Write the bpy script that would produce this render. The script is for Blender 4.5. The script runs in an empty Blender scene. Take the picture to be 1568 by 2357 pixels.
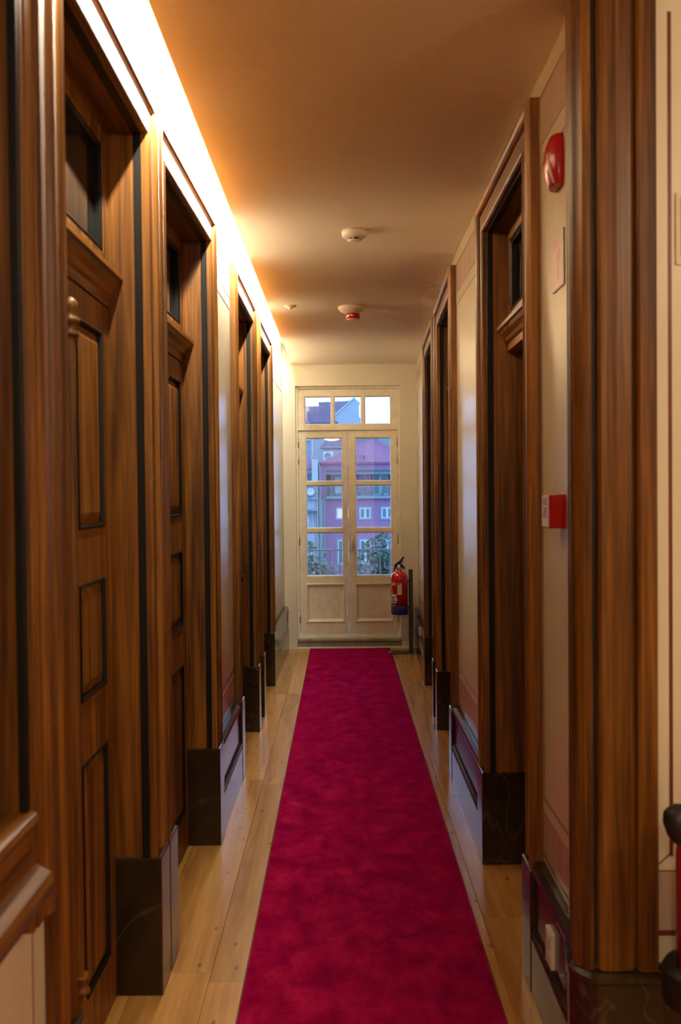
import bpy, bmesh, math, random
from mathutils import Vector, Matrix, Euler
random.seed(7)
SC = bpy.context.scene
COL = SC.collection
PI = math.pi

# ------------------------------------------------------------------ camera
cam_d = bpy.data.cameras.new('camera'); cam = bpy.data.objects.new('camera', cam_d); COL.objects.link(cam)
cam_d.sensor_fit = 'VERTICAL'; cam_d.sensor_height = 36.0; cam_d.sensor_width = 24.0
cam_d.lens = 36.0 * 2300.0 / 2357.0
cam_d.clip_start = 0.05; cam_d.clip_end = 600
cam.rotation_mode = 'XYZ'
_R = (Matrix.Rotation(math.radians(0.0734), 3, 'Z') @ Matrix.Rotation(math.radians(-1.1576), 3, 'X')
      @ Matrix.Rotation(math.radians(0.55), 3, 'Y') @ Matrix.Rotation(PI / 2, 3, 'X'))
cam.rotation_euler = _R.to_euler('XYZ')
cam.location = (0, 0, 1.6)
cam_d.dof.use_dof = True; cam_d.dof.focus_distance = 7.5; cam_d.dof.aperture_fstop = 4.0
SC.camera = cam
cy = SC.cycles
cy.max_bounces = 6; cy.diffuse_bounces = 4; cy.glossy_bounces = 3; cy.transmission_bounces = 4; cy.transparent_max_bounces = 8
cy.caustics_reflective = False; cy.caustics_refractive = False
cy.use_adaptive_sampling = True; cy.adaptive_threshold = 0.09; cy.adaptive_min_samples = 16

# ------------------------------------------------------------------ world: blue dusk sky
w = bpy.data.worlds.new('dusk_sky'); SC.world = w; w.use_nodes = True
bg = w.node_tree.nodes['Background']
bg.inputs[0].default_value = (0.29, 0.51, 1.0, 1); bg.inputs[1].default_value = 4.6

SC.view_settings.view_transform = 'Standard'
SC.view_settings.look = 'None'
SC.view_settings.exposure = 0.0
SC.view_settings.gamma = 1.0
SC.view_settings.use_curve_mapping = False

# ------------------------------------------------------------------ cove light in the ceiling slot
WARM = (1.0, 0.92, 0.72)
ld = bpy.data.lights.new('cove_light', 'AREA'); ld.shape = 'RECTANGLE'
ld.size = 0.02; ld.size_y = 7.95; ld.energy = 280; ld.color = WARM
lo = bpy.data.objects.new('cove_light', ld); COL.objects.link(lo)
lo.location = (-0.4995, 5.92, 2.903)
# area light shines along its local -Z ; point it to -X and a little down, long axis along Y
_dir = Vector((-1, 0, -0.32)).normalized()
_y = Vector((0, 1, 0)); _z = -_dir; _x = _y.cross(_z)
lo.rotation_euler = Matrix((_x, _y, _z)).transposed().to_euler()

CEIL = 2.89
YEND = 10.15

# ------------------------------------------------------------------ material helpers
def newmat(name):
    m = bpy.data.materials.new(name); m.use_nodes = True
    nt = m.node_tree
    return m, nt, nt.nodes['Principled BSDF']
def N(nt, t, **kw):
    n = nt.nodes.new(t)
    for k, v in kw.items():
        if k in n.inputs: n.inputs[k].default_value = v
        else: setattr(n, k, v)
    return n
def L(nt, a, b): nt.links.new(a, b)
def c4(c): return (c[0], c[1], c[2], 1)
def ramp(nt, stops, fac=None):
    r = nt.nodes.new('ShaderNodeValToRGB'); e = r.color_ramp.elements
    while len(e) < len(stops): e.new(0.5)
    for i, (p, c) in enumerate(stops): e[i].position = p; e[i].color = c4(c)
    if fac is not None: L(nt, fac, r.inputs[0])
    return r
def plain(name, col, rough=0.5, metal=0.0, spec=0.5, emit=None, estr=0.0, coat=0.0):
    m, nt, b = newmat(name)
    tc = N(nt, 'ShaderNodeTexCoord'); n = N(nt, 'ShaderNodeTexNoise', Scale=14.0, Detail=1.0)
    L(nt, tc.outputs['Object'], n.inputs['Vector'])
    r = ramp(nt, [(0.3, [x * 0.93 for x in col]), (0.7, [min(1, x * 1.05) for x in col])], n.outputs['Fac'])
    L(nt, r.outputs[0], b.inputs['Base Color'])
    b.inputs['Roughness'].default_value = rough; b.inputs['Metallic'].default_value = metal
    b.inputs['Specular IOR Level'].default_value = spec
    b.inputs['Coat Weight'].default_value = coat
    if emit: b.inputs['Emission Color'].default_value = c4(emit); b.inputs['Emission Strength'].default_value = estr
    return m
def wood(name, axis, dark, mid, light, rough=0.42, across=20.0, along=0.7):
    m, nt, b = newmat(name)
    tc = N(nt, 'ShaderNodeTexCoord'); oi = N(nt, 'ShaderNodeObjectInfo')
    sc = [across] * 3; sc[axis] = along
    off = N(nt, 'ShaderNodeVectorMath', operation='SCALE'); off.inputs[0].default_value = (37.0, 53.0, 11.0)
    L(nt, oi.outputs['Random'], off.inputs['Scale'])
    mp = N(nt, 'ShaderNodeMapping'); mp.inputs['Scale'].default_value = sc
    L(nt, tc.outputs['Object'], mp.inputs['Vector']); L(nt, off.outputs[0], mp.inputs['Location'])
    n1 = N(nt, 'ShaderNodeTexNoise', Scale=1.0, Detail=3.0, Roughness=0.6, Distortion=0.6); L(nt, mp.outputs[0], n1.inputs['Vector'])
    sc2 = [x * 6 for x in sc]; mp2 = N(nt, 'ShaderNodeMapping'); mp2.inputs['Scale'].default_value = sc2
    L(nt, tc.outputs['Object'], mp2.inputs['Vector']); L(nt, off.outputs[0], mp2.inputs['Location'])
    n2 = N(nt, 'ShaderNodeTexNoise', Scale=1.0, Detail=1.0); L(nt, mp2.outputs[0], n2.inputs['Vector'])
    mix = N(nt, 'ShaderNodeMath', operation='MULTIPLY_ADD'); mix.inputs[1].default_value = 0.28
    L(nt, n2.outputs['Fac'], mix.inputs[0]); 
    s = N(nt, 'ShaderNodeMath', operation='MULTIPLY'); s.inputs[1].default_value = 0.80; L(nt, n1.outputs['Fac'], s.inputs[0])
    L(nt, s.outputs[0], mix.inputs[2])
    r = ramp(nt, [(0.40, dark), (0.54, mid), (0.67, light)], mix.outputs[0])
    hv = N(nt, 'ShaderNodeHueSaturation'); L(nt, r.outputs[0], hv.inputs['Color'])
    mr = N(nt, 'ShaderNodeMapRange'); mr.inputs['To Min'].default_value = 0.85; mr.inputs['To Max'].default_value = 1.18
    L(nt, oi.outputs['Random'], mr.inputs[0]); L(nt, mr.outputs[0], hv.inputs['Value'])
    L(nt, hv.outputs[0], b.inputs['Base Color'])
    b.inputs['Roughness'].default_value = rough; b.inputs['Specular IOR Level'].default_value = 0.35
    return m
DK, MD, LT = (0.066, 0.022, 0.0030), (0.160, 0.058, 0.0072), (0.27, 0.106, 0.014)
M = {}
M['wood'] = wood('dark_stained_wood', 2, DK, MD, LT)
M['wood_h'] = wood('dark_stained_wood_lengthwise', 1, DK, MD, LT)
M['wood_x'] = wood('dark_stained_wood_crosswise', 0, DK, MD, LT)
M['ebony_and_shade'] = plain('ebonised_wood_and_shade', (0.006, 0.005, 0.004), 0.5, 0, 0.25)
M['iron'] = plain('black_iron', (0.012, 0.011, 0.011), 0.4, 0.3)
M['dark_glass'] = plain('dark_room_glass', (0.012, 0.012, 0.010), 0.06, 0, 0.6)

def floor_mat():
    m = wood('pale_pine_boards', 1, (0.36, 0.165, 0.042), (0.47, 0.232, 0.064), (0.53, 0.282, 0.094), 0.23, 9.0, 0.55)
    nt = m.node_tree; b = nt.nodes['Principled BSDF']
    # knots
    tc = N(nt, 'ShaderNodeTexCoord'); mp = N(nt, 'ShaderNodeMapping'); mp.inputs['Scale'].default_value = (6.5, 2.6, 1)
    geo = N(nt, 'ShaderNodeNewGeometry'); L(nt, geo.outputs['Position'], mp.inputs['Vector'])
    v = N(nt, 'ShaderNodeTexVoronoi', Scale=1.0, voronoi_dimensions='2D'); L(nt, mp.outputs[0], v.inputs['Vector'])
    r = ramp(nt, [(0.02, (0.35, 0.30, 0.25)), (0.055, (1, 1, 1))], v.outputs['Distance'])
    mx = N(nt, 'ShaderNodeMix', data_type='RGBA', blend_type='MULTIPLY'); mx.inputs[0].default_value = 0.75
    src = b.inputs['Base Color'].links[0].from_socket
    L(nt, src, mx.inputs[6]); L(nt, r.outputs[0], mx.inputs[7]); L(nt, mx.outputs[2], b.inputs['Base Color'])
    return m
M['floor'] = floor_mat()

def stone_mat():
    m, nt, b = newmat('dark_brown_marble')
    tc = N(nt, 'ShaderNodeNewGeometry'); n = N(nt, 'ShaderNodeTexNoise', Scale=5.0, Detail=4.0, Roughness=0.65)
    L(nt, tc.outputs['Position'], n.inputs['Vector'])
    base = ramp(nt, [(0.3, (0.020, 0.012, 0.006)), (0.7, (0.042, 0.026, 0.013))], n.outputs['Fac'])
    n2 = N(nt, 'ShaderNodeTexNoise', Scale=1.6, Detail=4.0, Roughness=0.6, Distortion=1.0); L(nt, tc.outputs['Position'], n2.inputs['Vector'])
    vein = ramp(nt, [(0.492, (0, 0, 0)), (0.5, (1, 1, 1)), (0.508, (0, 0, 0))], n2.outputs['Fac'])
    mx = N(nt, 'ShaderNodeMix', data_type='RGBA'); 
    sc = N(nt, 'ShaderNodeMath', operation='MULTIPLY'); sc.inputs[1].default_value = 0.35; L(nt, vein.outputs[0], sc.inputs[0])
    L(nt, sc.outputs[0], mx.inputs[0]); L(nt, base.outputs[0], mx.inputs[6]); mx.inputs[7].default_value = (0.16, 0.12, 0.085, 1)
    L(nt, mx.outputs[2], b.inputs['Base Color'])
    b.inputs['Roughness'].default_value = 0.16
    return m
M['stone'] = stone_mat()

def plaster(name, col, rough, streak=0.08, bump=0.05):
    m, nt, b = newmat(name)
    geo = N(nt, 'ShaderNodeNewGeometry'); mp = N(nt, 'ShaderNodeMapping'); mp.inputs['Scale'].default_value = (16, 16, 1.6)
    L(nt, geo.outputs['Position'], mp.inputs['Vector'])
    n = N(nt, 'ShaderNodeTexNoise', Scale=1.0, Detail=3.0); L(nt, mp.outputs[0], n.inputs['Vector'])
    r = ramp(nt, [(0.25, [x * (1 - streak) for x in col]), (0.75, [min(1, x * (1 + streak * 0.5)) for x in col])], n.outputs['Fac'])
    L(nt, r.outputs[0], b.inputs['Base Color']); b.inputs['Roughness'].default_value = rough
    if bump:
        bu = N(nt, 'ShaderNodeBump', Strength=bump, Distance=0.004); L(nt, n.outputs['Fac'], bu.inputs['Height']); L(nt, bu.outputs[0], b.inputs['Normal'])
    return m
M['wall'] = plaster('cream_polished_plaster', (0.70, 0.635, 0.49), 0.27, 0.06, 0.06)
M['band'] = plaster('rosy_marbled_paint', (0.55, 0.41, 0.33), 0.27, 0.16, 0.06)
M['line'] = plain('thin_brown_paint_line', (0.22, 0.10, 0.05), 0.35)
M['redline'] = plain('oxblood_paint_line', (0.16, 0.035, 0.02), 0.35)
M['ceil'] = plaster('matt_ceiling_paint', (0.86, 0.76, 0.62), 0.85, 0.02, 0.0)
M['paint'] = plaster('cream_wall_paint', (0.70, 0.65, 0.53), 0.6, 0.02, 0.0)
M['doorpaint'] = plain('cream_gloss_door_paint', (0.84, 0.77, 0.62), 0.32)
M['white'] = plain('white_plastic', (0.72, 0.68, 0.60), 0.4)
M['red'] = plain('red_plastic', (0.42, 0.006, 0.010), 0.25)
M['redpaint'] = plain('red_cylinder_enamel', (0.50, 0.006, 0.008), 0.2, coat=0.5)
M['blue'] = plain('blue_plastic_skirt', (0.035, 0.04, 0.22), 0.4)
M['chrome'] = plain('brushed_metal', (0.45, 0.44, 0.43), 0.3, 0.9)
M['black'] = plain('black_plastic', (0.010, 0.010, 0.011), 0.45)
M['stand'] = plain('dark_grey_stand_paint', (0.055, 0.045, 0.042), 0.5, 0.3)
M['paper'] = plain('printed_paper_label', (0.70, 0.66, 0.56), 0.6)
M['ink'] = plain('black_print', (0.02, 0.02, 0.02), 0.6)
M['signpink'] = plain('faded_red_sign_face', (0.52, 0.22, 0.14), 0.3)
M['signred'] = plain('red_sign_face', (0.40, 0.05, 0.03), 0.35)
M['signglow'] = plain('pale_sign_border', (0.62, 0.55, 0.38), 0.4)
M['granite'] = plaster('grey_granite', (0.30, 0.26, 0.19), 0.6, 0.3, 0.2)
M['led'] = plain('led_diffuser', (0.8, 0.8, 0.8), 0.5, emit=WARM, estr=4.0)
M['globe'] = plain('added_lamp_glass', (0.8, 0.8, 0.8), 0.3, emit=(1.0, 0.78, 0.54), estr=66.0)
M['dish'] = plain('opal_dish_glass', (0.8, 0.8, 0.8), 0.3, emit=(1.0, 0.78, 0.54), estr=82.0)
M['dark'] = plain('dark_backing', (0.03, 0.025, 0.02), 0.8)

def carpet_mat():
    m, nt, b = newmat('crimson_cut_pile')
    geo = N(nt, 'ShaderNodeNewGeometry'); mp = N(nt, 'ShaderNodeMapping'); mp.inputs['Scale'].default_value = (9, 6, 1)
    L(nt, geo.outputs['Position'], mp.inputs['Vector'])
    n = N(nt, 'ShaderNodeTexNoise', Scale=1.0, Detail=5.0, Roughness=0.7, Distortion=0.3); L(nt, mp.outputs[0], n.inputs['Vector'])
    n2 = N(nt, 'ShaderNodeTexNoise', Scale=420.0, Detail=0.0); L(nt, geo.outputs['Position'], n2.inputs['Vector'])
    ad = N(nt, 'ShaderNodeMath', operation='MULTIPLY_ADD'); ad.inputs[1].default_value = 0.35; L(nt, n2.outputs['Fac'], ad.inputs[0]); 
    s = N(nt, 'ShaderNodeMath', operation='MULTIPLY'); s.inputs[1].default_value = 0.75; L(nt, n.outputs['Fac'], s.inputs[0]); L(nt, s.outputs[0], ad.inputs[2])
    r = ramp(nt, [(0.38, (0.125, 0.0007, 0.010)), (0.55, (0.28, 0.0026, 0.025)), (0.74, (0.48, 0.015, 0.060))], ad.outputs[0])
    L(nt, r.outputs[0], b.inputs['Base Color']); b.inputs['Roughness'].default_value = 0.95
    b.inputs['Specular IOR Level'].default_value = 0.0
    b.inputs['Sheen Weight'].default_value = 0.42; b.inputs['Sheen Roughness'].default_value = 0.5
    b.inputs['Sheen Tint'].default_value = (0.9, 0.02, 0.55, 1)
    return m
M['carpet'] = carpet_mat()
M['binding'] = plain('crimson_edge_binding', (0.17, 0.010, 0.022), 0.8)

def glass_mat():
    m = bpy.data.materials.new('window_glass'); m.use_nodes = True; nt = m.node_tree; nt.nodes.clear()
    o = N(nt, 'ShaderNodeOutputMaterial'); t = N(nt, 'ShaderNodeBsdfTransparent'); g = N(nt, 'ShaderNodeBsdfGlossy', Roughness=0.01)
    t.inputs[0].default_value = (0.95, 0.97, 0.97, 1)
    fr = N(nt, 'ShaderNodeFresnel', IOR=1.5); mul = N(nt, 'ShaderNodeMath', operation='MULTIPLY'); mul.inputs[1].default_value = 1.9
    L(nt, fr.outputs[0], mul.inputs[0])
    mx = N(nt, 'ShaderNodeMixShader'); L(nt, mul.outputs[0], mx.inputs[0]); L(nt, t.outputs[0], mx.inputs[1]); L(nt, g.outputs[0], mx.inputs[2])
    L(nt, mx.outputs[0], o.inputs[0])
    return m
M['glass'] = glass_mat()
# outdoors
M['x_pink'] = plaster('pink_render', (0.31, 0.150, 0.235), 0.9, 0.05, 0)
M['x_white'] = plaster('weathered_white_render', (0.36, 0.40, 0.40), 0.9, 0.10, 0)
M['x_grey'] = plaster('pale_grey_render', (0.30, 0.34, 0.35), 0.9, 0.12, 0)
M['x_trim'] = plaster('grey_stone_surround', (0.20, 0.27, 0.29), 0.8, 0.05, 0)
M['x_frame'] = plain('white_window_frame', (0.55, 0.55, 0.52), 0.5)
M['x_pane'] = plain('reflecting_window_pane', (0.10, 0.16, 0.18), 0.15)
M['x_lit'] = plain('lit_window_pane', (0.4, 0.35, 0.3), 0.4, emit=(1.0, 0.72, 0.42), estr=0.62)
M['x_roof'] = plaster('terracotta_tiles', (0.30, 0.125, 0.17), 0.9, 0.25, 0)
M['x_roofdark'] = plaster('old_dark_tiles', (0.14, 0.10, 0.13), 0.9, 0.25, 0)
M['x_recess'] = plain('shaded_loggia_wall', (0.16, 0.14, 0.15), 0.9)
M['x_rail'] = plain('grey_iron_railing', (0.17, 0.24, 0.24), 0.5)
M['x_street'] = plaster('street_paving', (0.12, 0.12, 0.12), 0.9, 0.2, 0)
M['x_trunk'] = plain('tree_bark', (0.06, 0.045, 0.035), 0.9)
def leaf_mat():
    m, nt, b = newmat('tree_leaves')
    geo = N(nt, 'ShaderNodeNewGeometry')
    r = ramp(nt, [(0.0, (0.030, 0.060, 0.028)), (0.6, (0.075, 0.125, 0.055)), (1.0, (0.15, 0.20, 0.11))], geo.outputs['Random Per Island'])
    L(nt, r.outputs[0], b.inputs['Base Color']); b.inputs['Roughness'].default_value = 0.6
    return m
M['x_leaf'] = leaf_mat()
M['x_rail_near'] = plain('balcony_rail_paint', (0.20, 0.27, 0.27), 0.5, 0.2)

# ------------------------------------------------------------------ mesh helpers
BASE = {}
def xl(y):
    return interp([(-4, -.588), (3.45, -.584), (4.51, -.562), (8.3, -.562), (10.4, -.545)], y)
def xr(y):
    return interp([(-4, .575), (5.5, .589), (10.4, .735)], y)
def interp(n, y):
    for (a, b), (c, d) in zip(n, n[1:]):
        if y <= c: return b + (d - b) * (y - a) / (c - a)
    return n[-1][1]
def TL(u, d, z): return (xl(u) + d, u, z)
def TR(u, d, z): return (xr(u) - d, u, z)
def TW(x, y, z): return (x, y, z)

class MB:
    def __init__(s, T=TW): s.v = []; s.f = []; s.T = T; s.sm = []
    def pts(s, ps): i = len(s.v); s.v += [s.T(*p) for p in ps]; return i
    def face(s, idx, sm=False): s.f.append(idx); s.sm.append(sm)
    def box(s, a0, a1, b0, b1, c0, c1):
        i = s.pts([(a, b, c) for a in (a0, a1) for b in (b0, b1) for c in (c0, c1)])
        for q in ((0, 1, 3, 2), (4, 6, 7, 5), (0, 4, 5, 1), (2, 3, 7, 6), (0, 2, 6, 4), (1, 5, 7, 3)): s.face([i + k for k in q])
        return s
    def prism(s, poly, mk, t0, t1, sm=False):
        """closed polygon poly (a,b), mk(a,b,t)->local point"""
        n = len(poly); i = s.pts([mk(a, b, t0) for a, b in poly]); j = s.pts([mk(a, b, t1) for a, b in poly])
        for k in range(n):
            l = (k + 1) % n; s.face([i + k, i + l, j + l, j + k], sm)
        s.face([i + k for k in range(n)][::-1]); s.face([j + k for k in range(n)])
        return s
    def loft(s, rings, cap=True, sm=True, close=True):
        n = len(rings[0]); st = [s.pts(r) for r in rings]
        for a, b in zip(st, st[1:]):
            for k in range(n if close else n - 1):
                l = (k + 1) % n; s.face([a + k, a + l, b + l, b + k], sm)
        if cap:
            s.face([st[0] + k for k in range(n)][::-1]); s.face([st[-1] + k for k in range(n)])
        return s
    def lathe(s, prof, o=(0, 0, 0), axis='z', n=24, sm=True, cap=True):
        rings = []
        for r, h in prof:
            rg = []
            for k in range(n):
                a = 2 * PI * k / n; p, q = r * math.cos(a), r * math.sin(a)
                if axis == 'z': rg.append((o[0] + p, o[1] + q, o[2] + h))
                elif axis == 'y': rg.append((o[0] + p, o[1] + h, o[2] + q))
                else: rg.append((o[0] + h, o[1] + p, o[2] + q))
            rings.append(rg)
        return s.loft(rings, cap, sm)
    def tube(s, path, r, n=8, sm=True):
        path = [Vector(p) for p in path]; rings = []
        for i, p in enumerate(path):
            t = (path[min(i + 1, len(path) - 1)] - path[max(i - 1, 0)]).normalized()
            up = Vector((0, 0, 1)) if abs(t.z) < 0.95 else Vector((1, 0, 0))
            x = t.cross(up).normalized(); y = x.cross(t)
            rr = r[i] if isinstance(r, (list, tuple)) else r
            rings.append([tuple(p + x * (rr * math.cos(2 * PI * k / n)) + y * (rr * math.sin(2 * PI * k / n))) for k in range(n)])
        return s.loft(rings, True, sm)
    def ring(s, u0, u1, z0, z1, prof, inward=True):
        """closed rectangular moulding; prof = closed list (w, d), w measured inward from the rectangle"""
        sg = 1 if inward else -1; n = len(prof); rows = []
        for cu, cz, su, sz in ((u0, z0, 1, 1), (u1, z0, -1, 1), (u1, z1, -1, -1), (u0, z1, 1, -1)):
            rows.append(s.pts([(cu + sg * su * w_, d, cz + sg * sz * w_) for w_, d in prof]))
        for q in range(4):
            a, b = rows[q], rows[(q + 1) % 4]
            for k in range(n):
                l = (k + 1) % n; s.face([a + k, a + l, b + l, b + k])
        return s
    def build(s, name, mat, parent=None, bevel=0.0, seg=1, autosmooth=False):
        base = Vector((0, 0, 0))
        p = parent
        while p is not None and p.name not in BASE: p = p.parent
        if p is not None: base = BASE[p.name]
        me = bpy.data.meshes.new(name)
        me.from_pydata([tuple(Vector(v) - base) for v in s.v], [], s.f)
        for pl, sm in zip(me.polygons, s.sm): pl.use_smooth = sm
        bm = bmesh.new(); bm.from_mesh(me); bmesh.ops.recalc_face_normals(bm, faces=bm.faces)
        if bevel:
            bmesh.ops.bevel(bm, geom=[e for e in bm.edges if e.calc_face_angle(0) > 0.5], offset=bevel, segments=seg, profile=0.5, affect='EDGES', clamp_overlap=True)
        bm.to_mesh(me); bm.free()
        me.materials.append(M[mat])
        o = bpy.data.objects.new(name, me); COL.objects.link(o)
        if parent is not None: o.parent = parent
        return o
def tag(o, label=None, cat=None, group=None, kind=None):
    if label: o['label'] = label
    if cat: o['category'] = cat
    if group: o['group'] = group
    if kind: o['kind'] = kind
    return o
def thing(name, loc, label=None, cat=None, group=None, kind=None):
    o = bpy.data.objects.new(name, None); COL.objects.link(o); o.location = loc; o.empty_display_size = 0.1
    BASE[o.name] = Vector(loc)
    return tag(o, label, cat, group, kind)
def inst(src, parent, loc):
    """another object that shares src's mesh"""
    o = bpy.data.objects.new(src.name.split('.')[0], src.data); COL.objects.link(o); o.parent = parent; o.location = loc
    return o

# ------------------------------------------------------------------ opening positions along the corridor
LD = [(2.205, 3.157), (3.465, 4.51), (5.667, 6.655), (7.238, 8.225)]
RD = [(3.29, 4.244), (5.60, 6.65), (7.19, 8.19)]
WIN = (0.95, 1.860)
CW = 0.138                       # casing width
PZL, PZR = 0.442, 0.395          # plinth heights
HZL, HZR = 2.730, 2.690          # opening heads
DWALL = -0.045                   # wall face behind the plinth face

# ------------------------------------------------------------------ shell
fl = thing('floor', (0, 4, 0), 'pale pine board floor running the length of the corridor', 'floor', kind='structure')
MB().box(-1.3, 3.1, -3.2, 10.22, -0.12, -0.022).build('subfloor', 'dark', fl)
seams = [-.93, -.69, -.45, -.21, .03, .27, .515, .755, 1.0]
for i, (a, b) in enumerate(zip(seams, seams[1:])):
    y = -3.1 + (i * 0.83) % 1.9
    ys = [-3.1, y] if y > -2.9 else [-3.1]
    while ys[-1] < 10.17:
        y += random.uniform(2.1, 3.2)
        ys.append(min(y, 10.17))
        if 10.17 - ys[-1] < 0.5: ys[-1] = 10.17
    for y0, y1 in zip(ys, ys[1:]):
        MB().box(a + .0006, b - .0006, y0 + .0003, y1 - .0003, -0.022, random.uniform(-.0004, .0)).build('floor_plank', 'floor', fl, 0.0006)
MB().box(1.0, 3.1, -3.1, 2.54, -0.022, -0.0005).build('hall_boards', 'floor', fl)

ce = thing('ceiling', (0, 5, CEIL), 'flat painted ceiling with a light slot along the left wall', 'ceiling', kind='structure')
MB().box(-.494, 1.15, 2.52, YEND + .05, CEIL, CEIL + .045).box(-.494, 3.1, -3.2, 2.52, CEIL, CEIL + .045).build('ceiling_panel', 'ceil', ce)
MB().box(-1.2, 1.15, 2.3, YEND + .05, 3.09, 3.15).box(-1.2, 3.1, -3.2, 2.3, 3.09, 3.15).box(-.25, -.2, -3.2, YEND + .05, CEIL + .045, 3.09).build('cove_top', 'paint', ce)

def wall_side(name, T, doors, hz, label, ystart, win=None):
    t = thing(name, T(5, DWALL, 0), label, 'wall', kind='structure')
    D0, D1 = -.55, DWALL
    m = MB(T)
    edges = []
    ops = list(doors)
    if win: ops = [win] + ops
    y = ystart
    knots = []
    for (a, b) in ops:
        edges.append((y, a - .03)); y = b + .03
    edges.append((y, YEND + .1))
    for a, b in edges:
        # keep the slight bends of the old wall
        cuts = [a] + [k for k in (4.51, 5.5, 8.3) if a < k < b] + [b]
        for p, q in zip(cuts, cuts[1:]): m.box(p, q, D0, D1, 0, 3.12)
    for (a, b) in doors: m.box(a - .03, b + .03, D0, D1, hz + .03, 3.12)
    if win:
        m.box(win[0] - .03, win[1] + .03, D0, D1, 2.73, 3.12); m.box(win[0] - .03, win[1] + .03, D0, D1, 0, 0.95)
    m.build('plaster_face', 'wall', t)
    return t
wl = wall_side('wall_left', TL, LD, HZL, 'left cream plaster wall pierced by tall wooden doors', -3.2, WIN)
wr = wall_side('wall_right', TR, RD, HZR, 'right cream plaster wall with painted border lines', 2.60)
# rooms behind the doors are closed off by each door's own backing; end wall
we = thing('wall_end', (0, YEND, 0), 'cream painted end wall around the glazed double door', 'wall', kind='structure')
OX0, OX1, OZ1 = -.462, .600, 2.675
MB().box(-1.2, OX0, YEND, YEND + .34, -.1, 3.15).box(OX1, 1.3, YEND, YEND + .34, -.1, 3.15).box(OX0, OX1, YEND, YEND + .34, OZ1, 3.15).box(OX0, OX1, YEND, YEND + .34, -.5, -.001).build('wall_plaster', 'paint', we)
# hall around the camera
wh = thing('wall_hall', (1.9, 2.54, 0), 'cream hall wall with oxblood line right of the wooden pilaster', 'wall', kind='structure')
MB().box(.62, 3.1, 2.54, 2.75, -.1, 3.15).build('wall_plaster', 'wall', wh)
MB().box(3.1, 3.3, -3.3, 2.75, -.1, 3.15).build('wall_plaster', 'wall', wh)
MB().box(-1.2, 3.3, -3.4, -3.2, -.1, 3.15).build('wall_plaster', 'wall', wh)
# painted frame on the hall wall: oxblood line, thin inner line, mitre, rosy dado band
pl = MB().box(.831, .840, 2.5385, 2.54, .66, 2.80).box(.80, 1.9, 2.5385, 2.54, .455, .469).build('painted_line', 'redline', wh)
MB().box(.792, 1.9, 2.5387, 2.54, .620, .6235).build('painted_line', 'line', wh)
MB().prism([(.792, .632), (.831, .668), (.833, .665), (.794, .629)], lambda a, b, t: (a, t, b), 2.5386, 2.54).build('painted_line', 'line', wh)
MB().box(.792, 1.9, 2.5390, 2.54, .469, .620).build('painted_band', 'band', wh)

# painted lines on the corridor walls
def painted(T, par, a, b, vert=True):
    cuts = [a] + [k for k in (4.51, 5.5, 8.3) if a < k < b] + [b]
    for p, q in zip(cuts, cuts[1:]):
        f = DWALL
        MB(T).box(p, q, f, f + .0012, .580, .583).build('painted_line', 'line', par)
        MB(T).box(p, q, f, f + .0010, .447, .580).build('painted_band', 'band', par)
        MB(T).box(p, q, f, f + .0014, .440, .447).build('painted_line', 'redline', par)
        MB(T).box(p, q, f, f + .0012, 2.668, 2.671).build('painted_line', 'line', par)
        MB(T).box(p, q, f, f + .0010, 2.671, 2.815).build('painted_band', 'band', par)
        MB(T).box(p, q, f, f + .0014, 2.815, 2.822).build('painted_line', 'line', par)
    i = .022
    cuts = [a + i] + [k for k in (4.51, 5.5, 8.3) if a + i < k < b - i] + [b - i]
    for p, q in zip(cuts, cuts[1:]):
        for z in (.628, 2.606): MB(T).box(p, q, DWALL, DWALL + .0014, z - .0025, z + .0025).build('painted_line', 'redline', par)
    for y in (a + i, b - i): MB(T).box(y - .0018, y + .0018, DWALL, DWALL + .0014, .628, 2.606).build('painted_line', 'line', par)
GL = [(4.51 + CW, 5.667 - CW), (8.225 + CW, YEND)]
GR = [(2.60, 3.29 - CW), (4.244 + CW, 5.60 - CW), (8.19 + CW, YEND)]
for a, b in GL: painted(TL, wl, a, b)
for a, b in GR: painted(TR, wr, a, b)

# ------------------------------------------------------------------ stone skirtings
def skirt_prof(h):
    return [(DWALL - .01, 0), (-.002, 0), (-.002, h * .42), (-.008, h * .435), (-.001, h * .455), (-.003, h * .475), (-.009, h * .49), (-.006, h * .51), (-.013, h * .535),
            (-.014, h * .88), (-.008, h * .90), (-.004, h * .93), (-.008, h * .96), (-.022, h), (DWALL - .01, h)]
def skirting(name, T, runs, h, label):
    t = thing(name, T(5, 0, 0), label, 'skirting', kind='structure')
    for a, b in runs:
        cuts = [a] + [k for k in (4.51, 5.5, 8.3) if a < k < b] + [b]
        for p, q in zip(cuts, cuts[1:]):
            MB(T).prism(skirt_prof(h), lambda d, z, u: (u, d, z), p, q).build('stone_skirting', 'stone', t)
    return t
skirting('baseboard_left', TL, [(4.51 + CW + .012, 5.667 - CW - .012), (8.225 + CW + .012, YEND)], PZL, 'dark marble moulded skirting along the left wall')
skirting('baseboard_right', TR, [(2.57, 3.29 - CW - .012), (4.244 + CW + .012, 5.60 - CW - .012), (8.19 + CW + .012, YEND)], PZR + .03, 'dark marble moulded skirting along the right wall')

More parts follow.
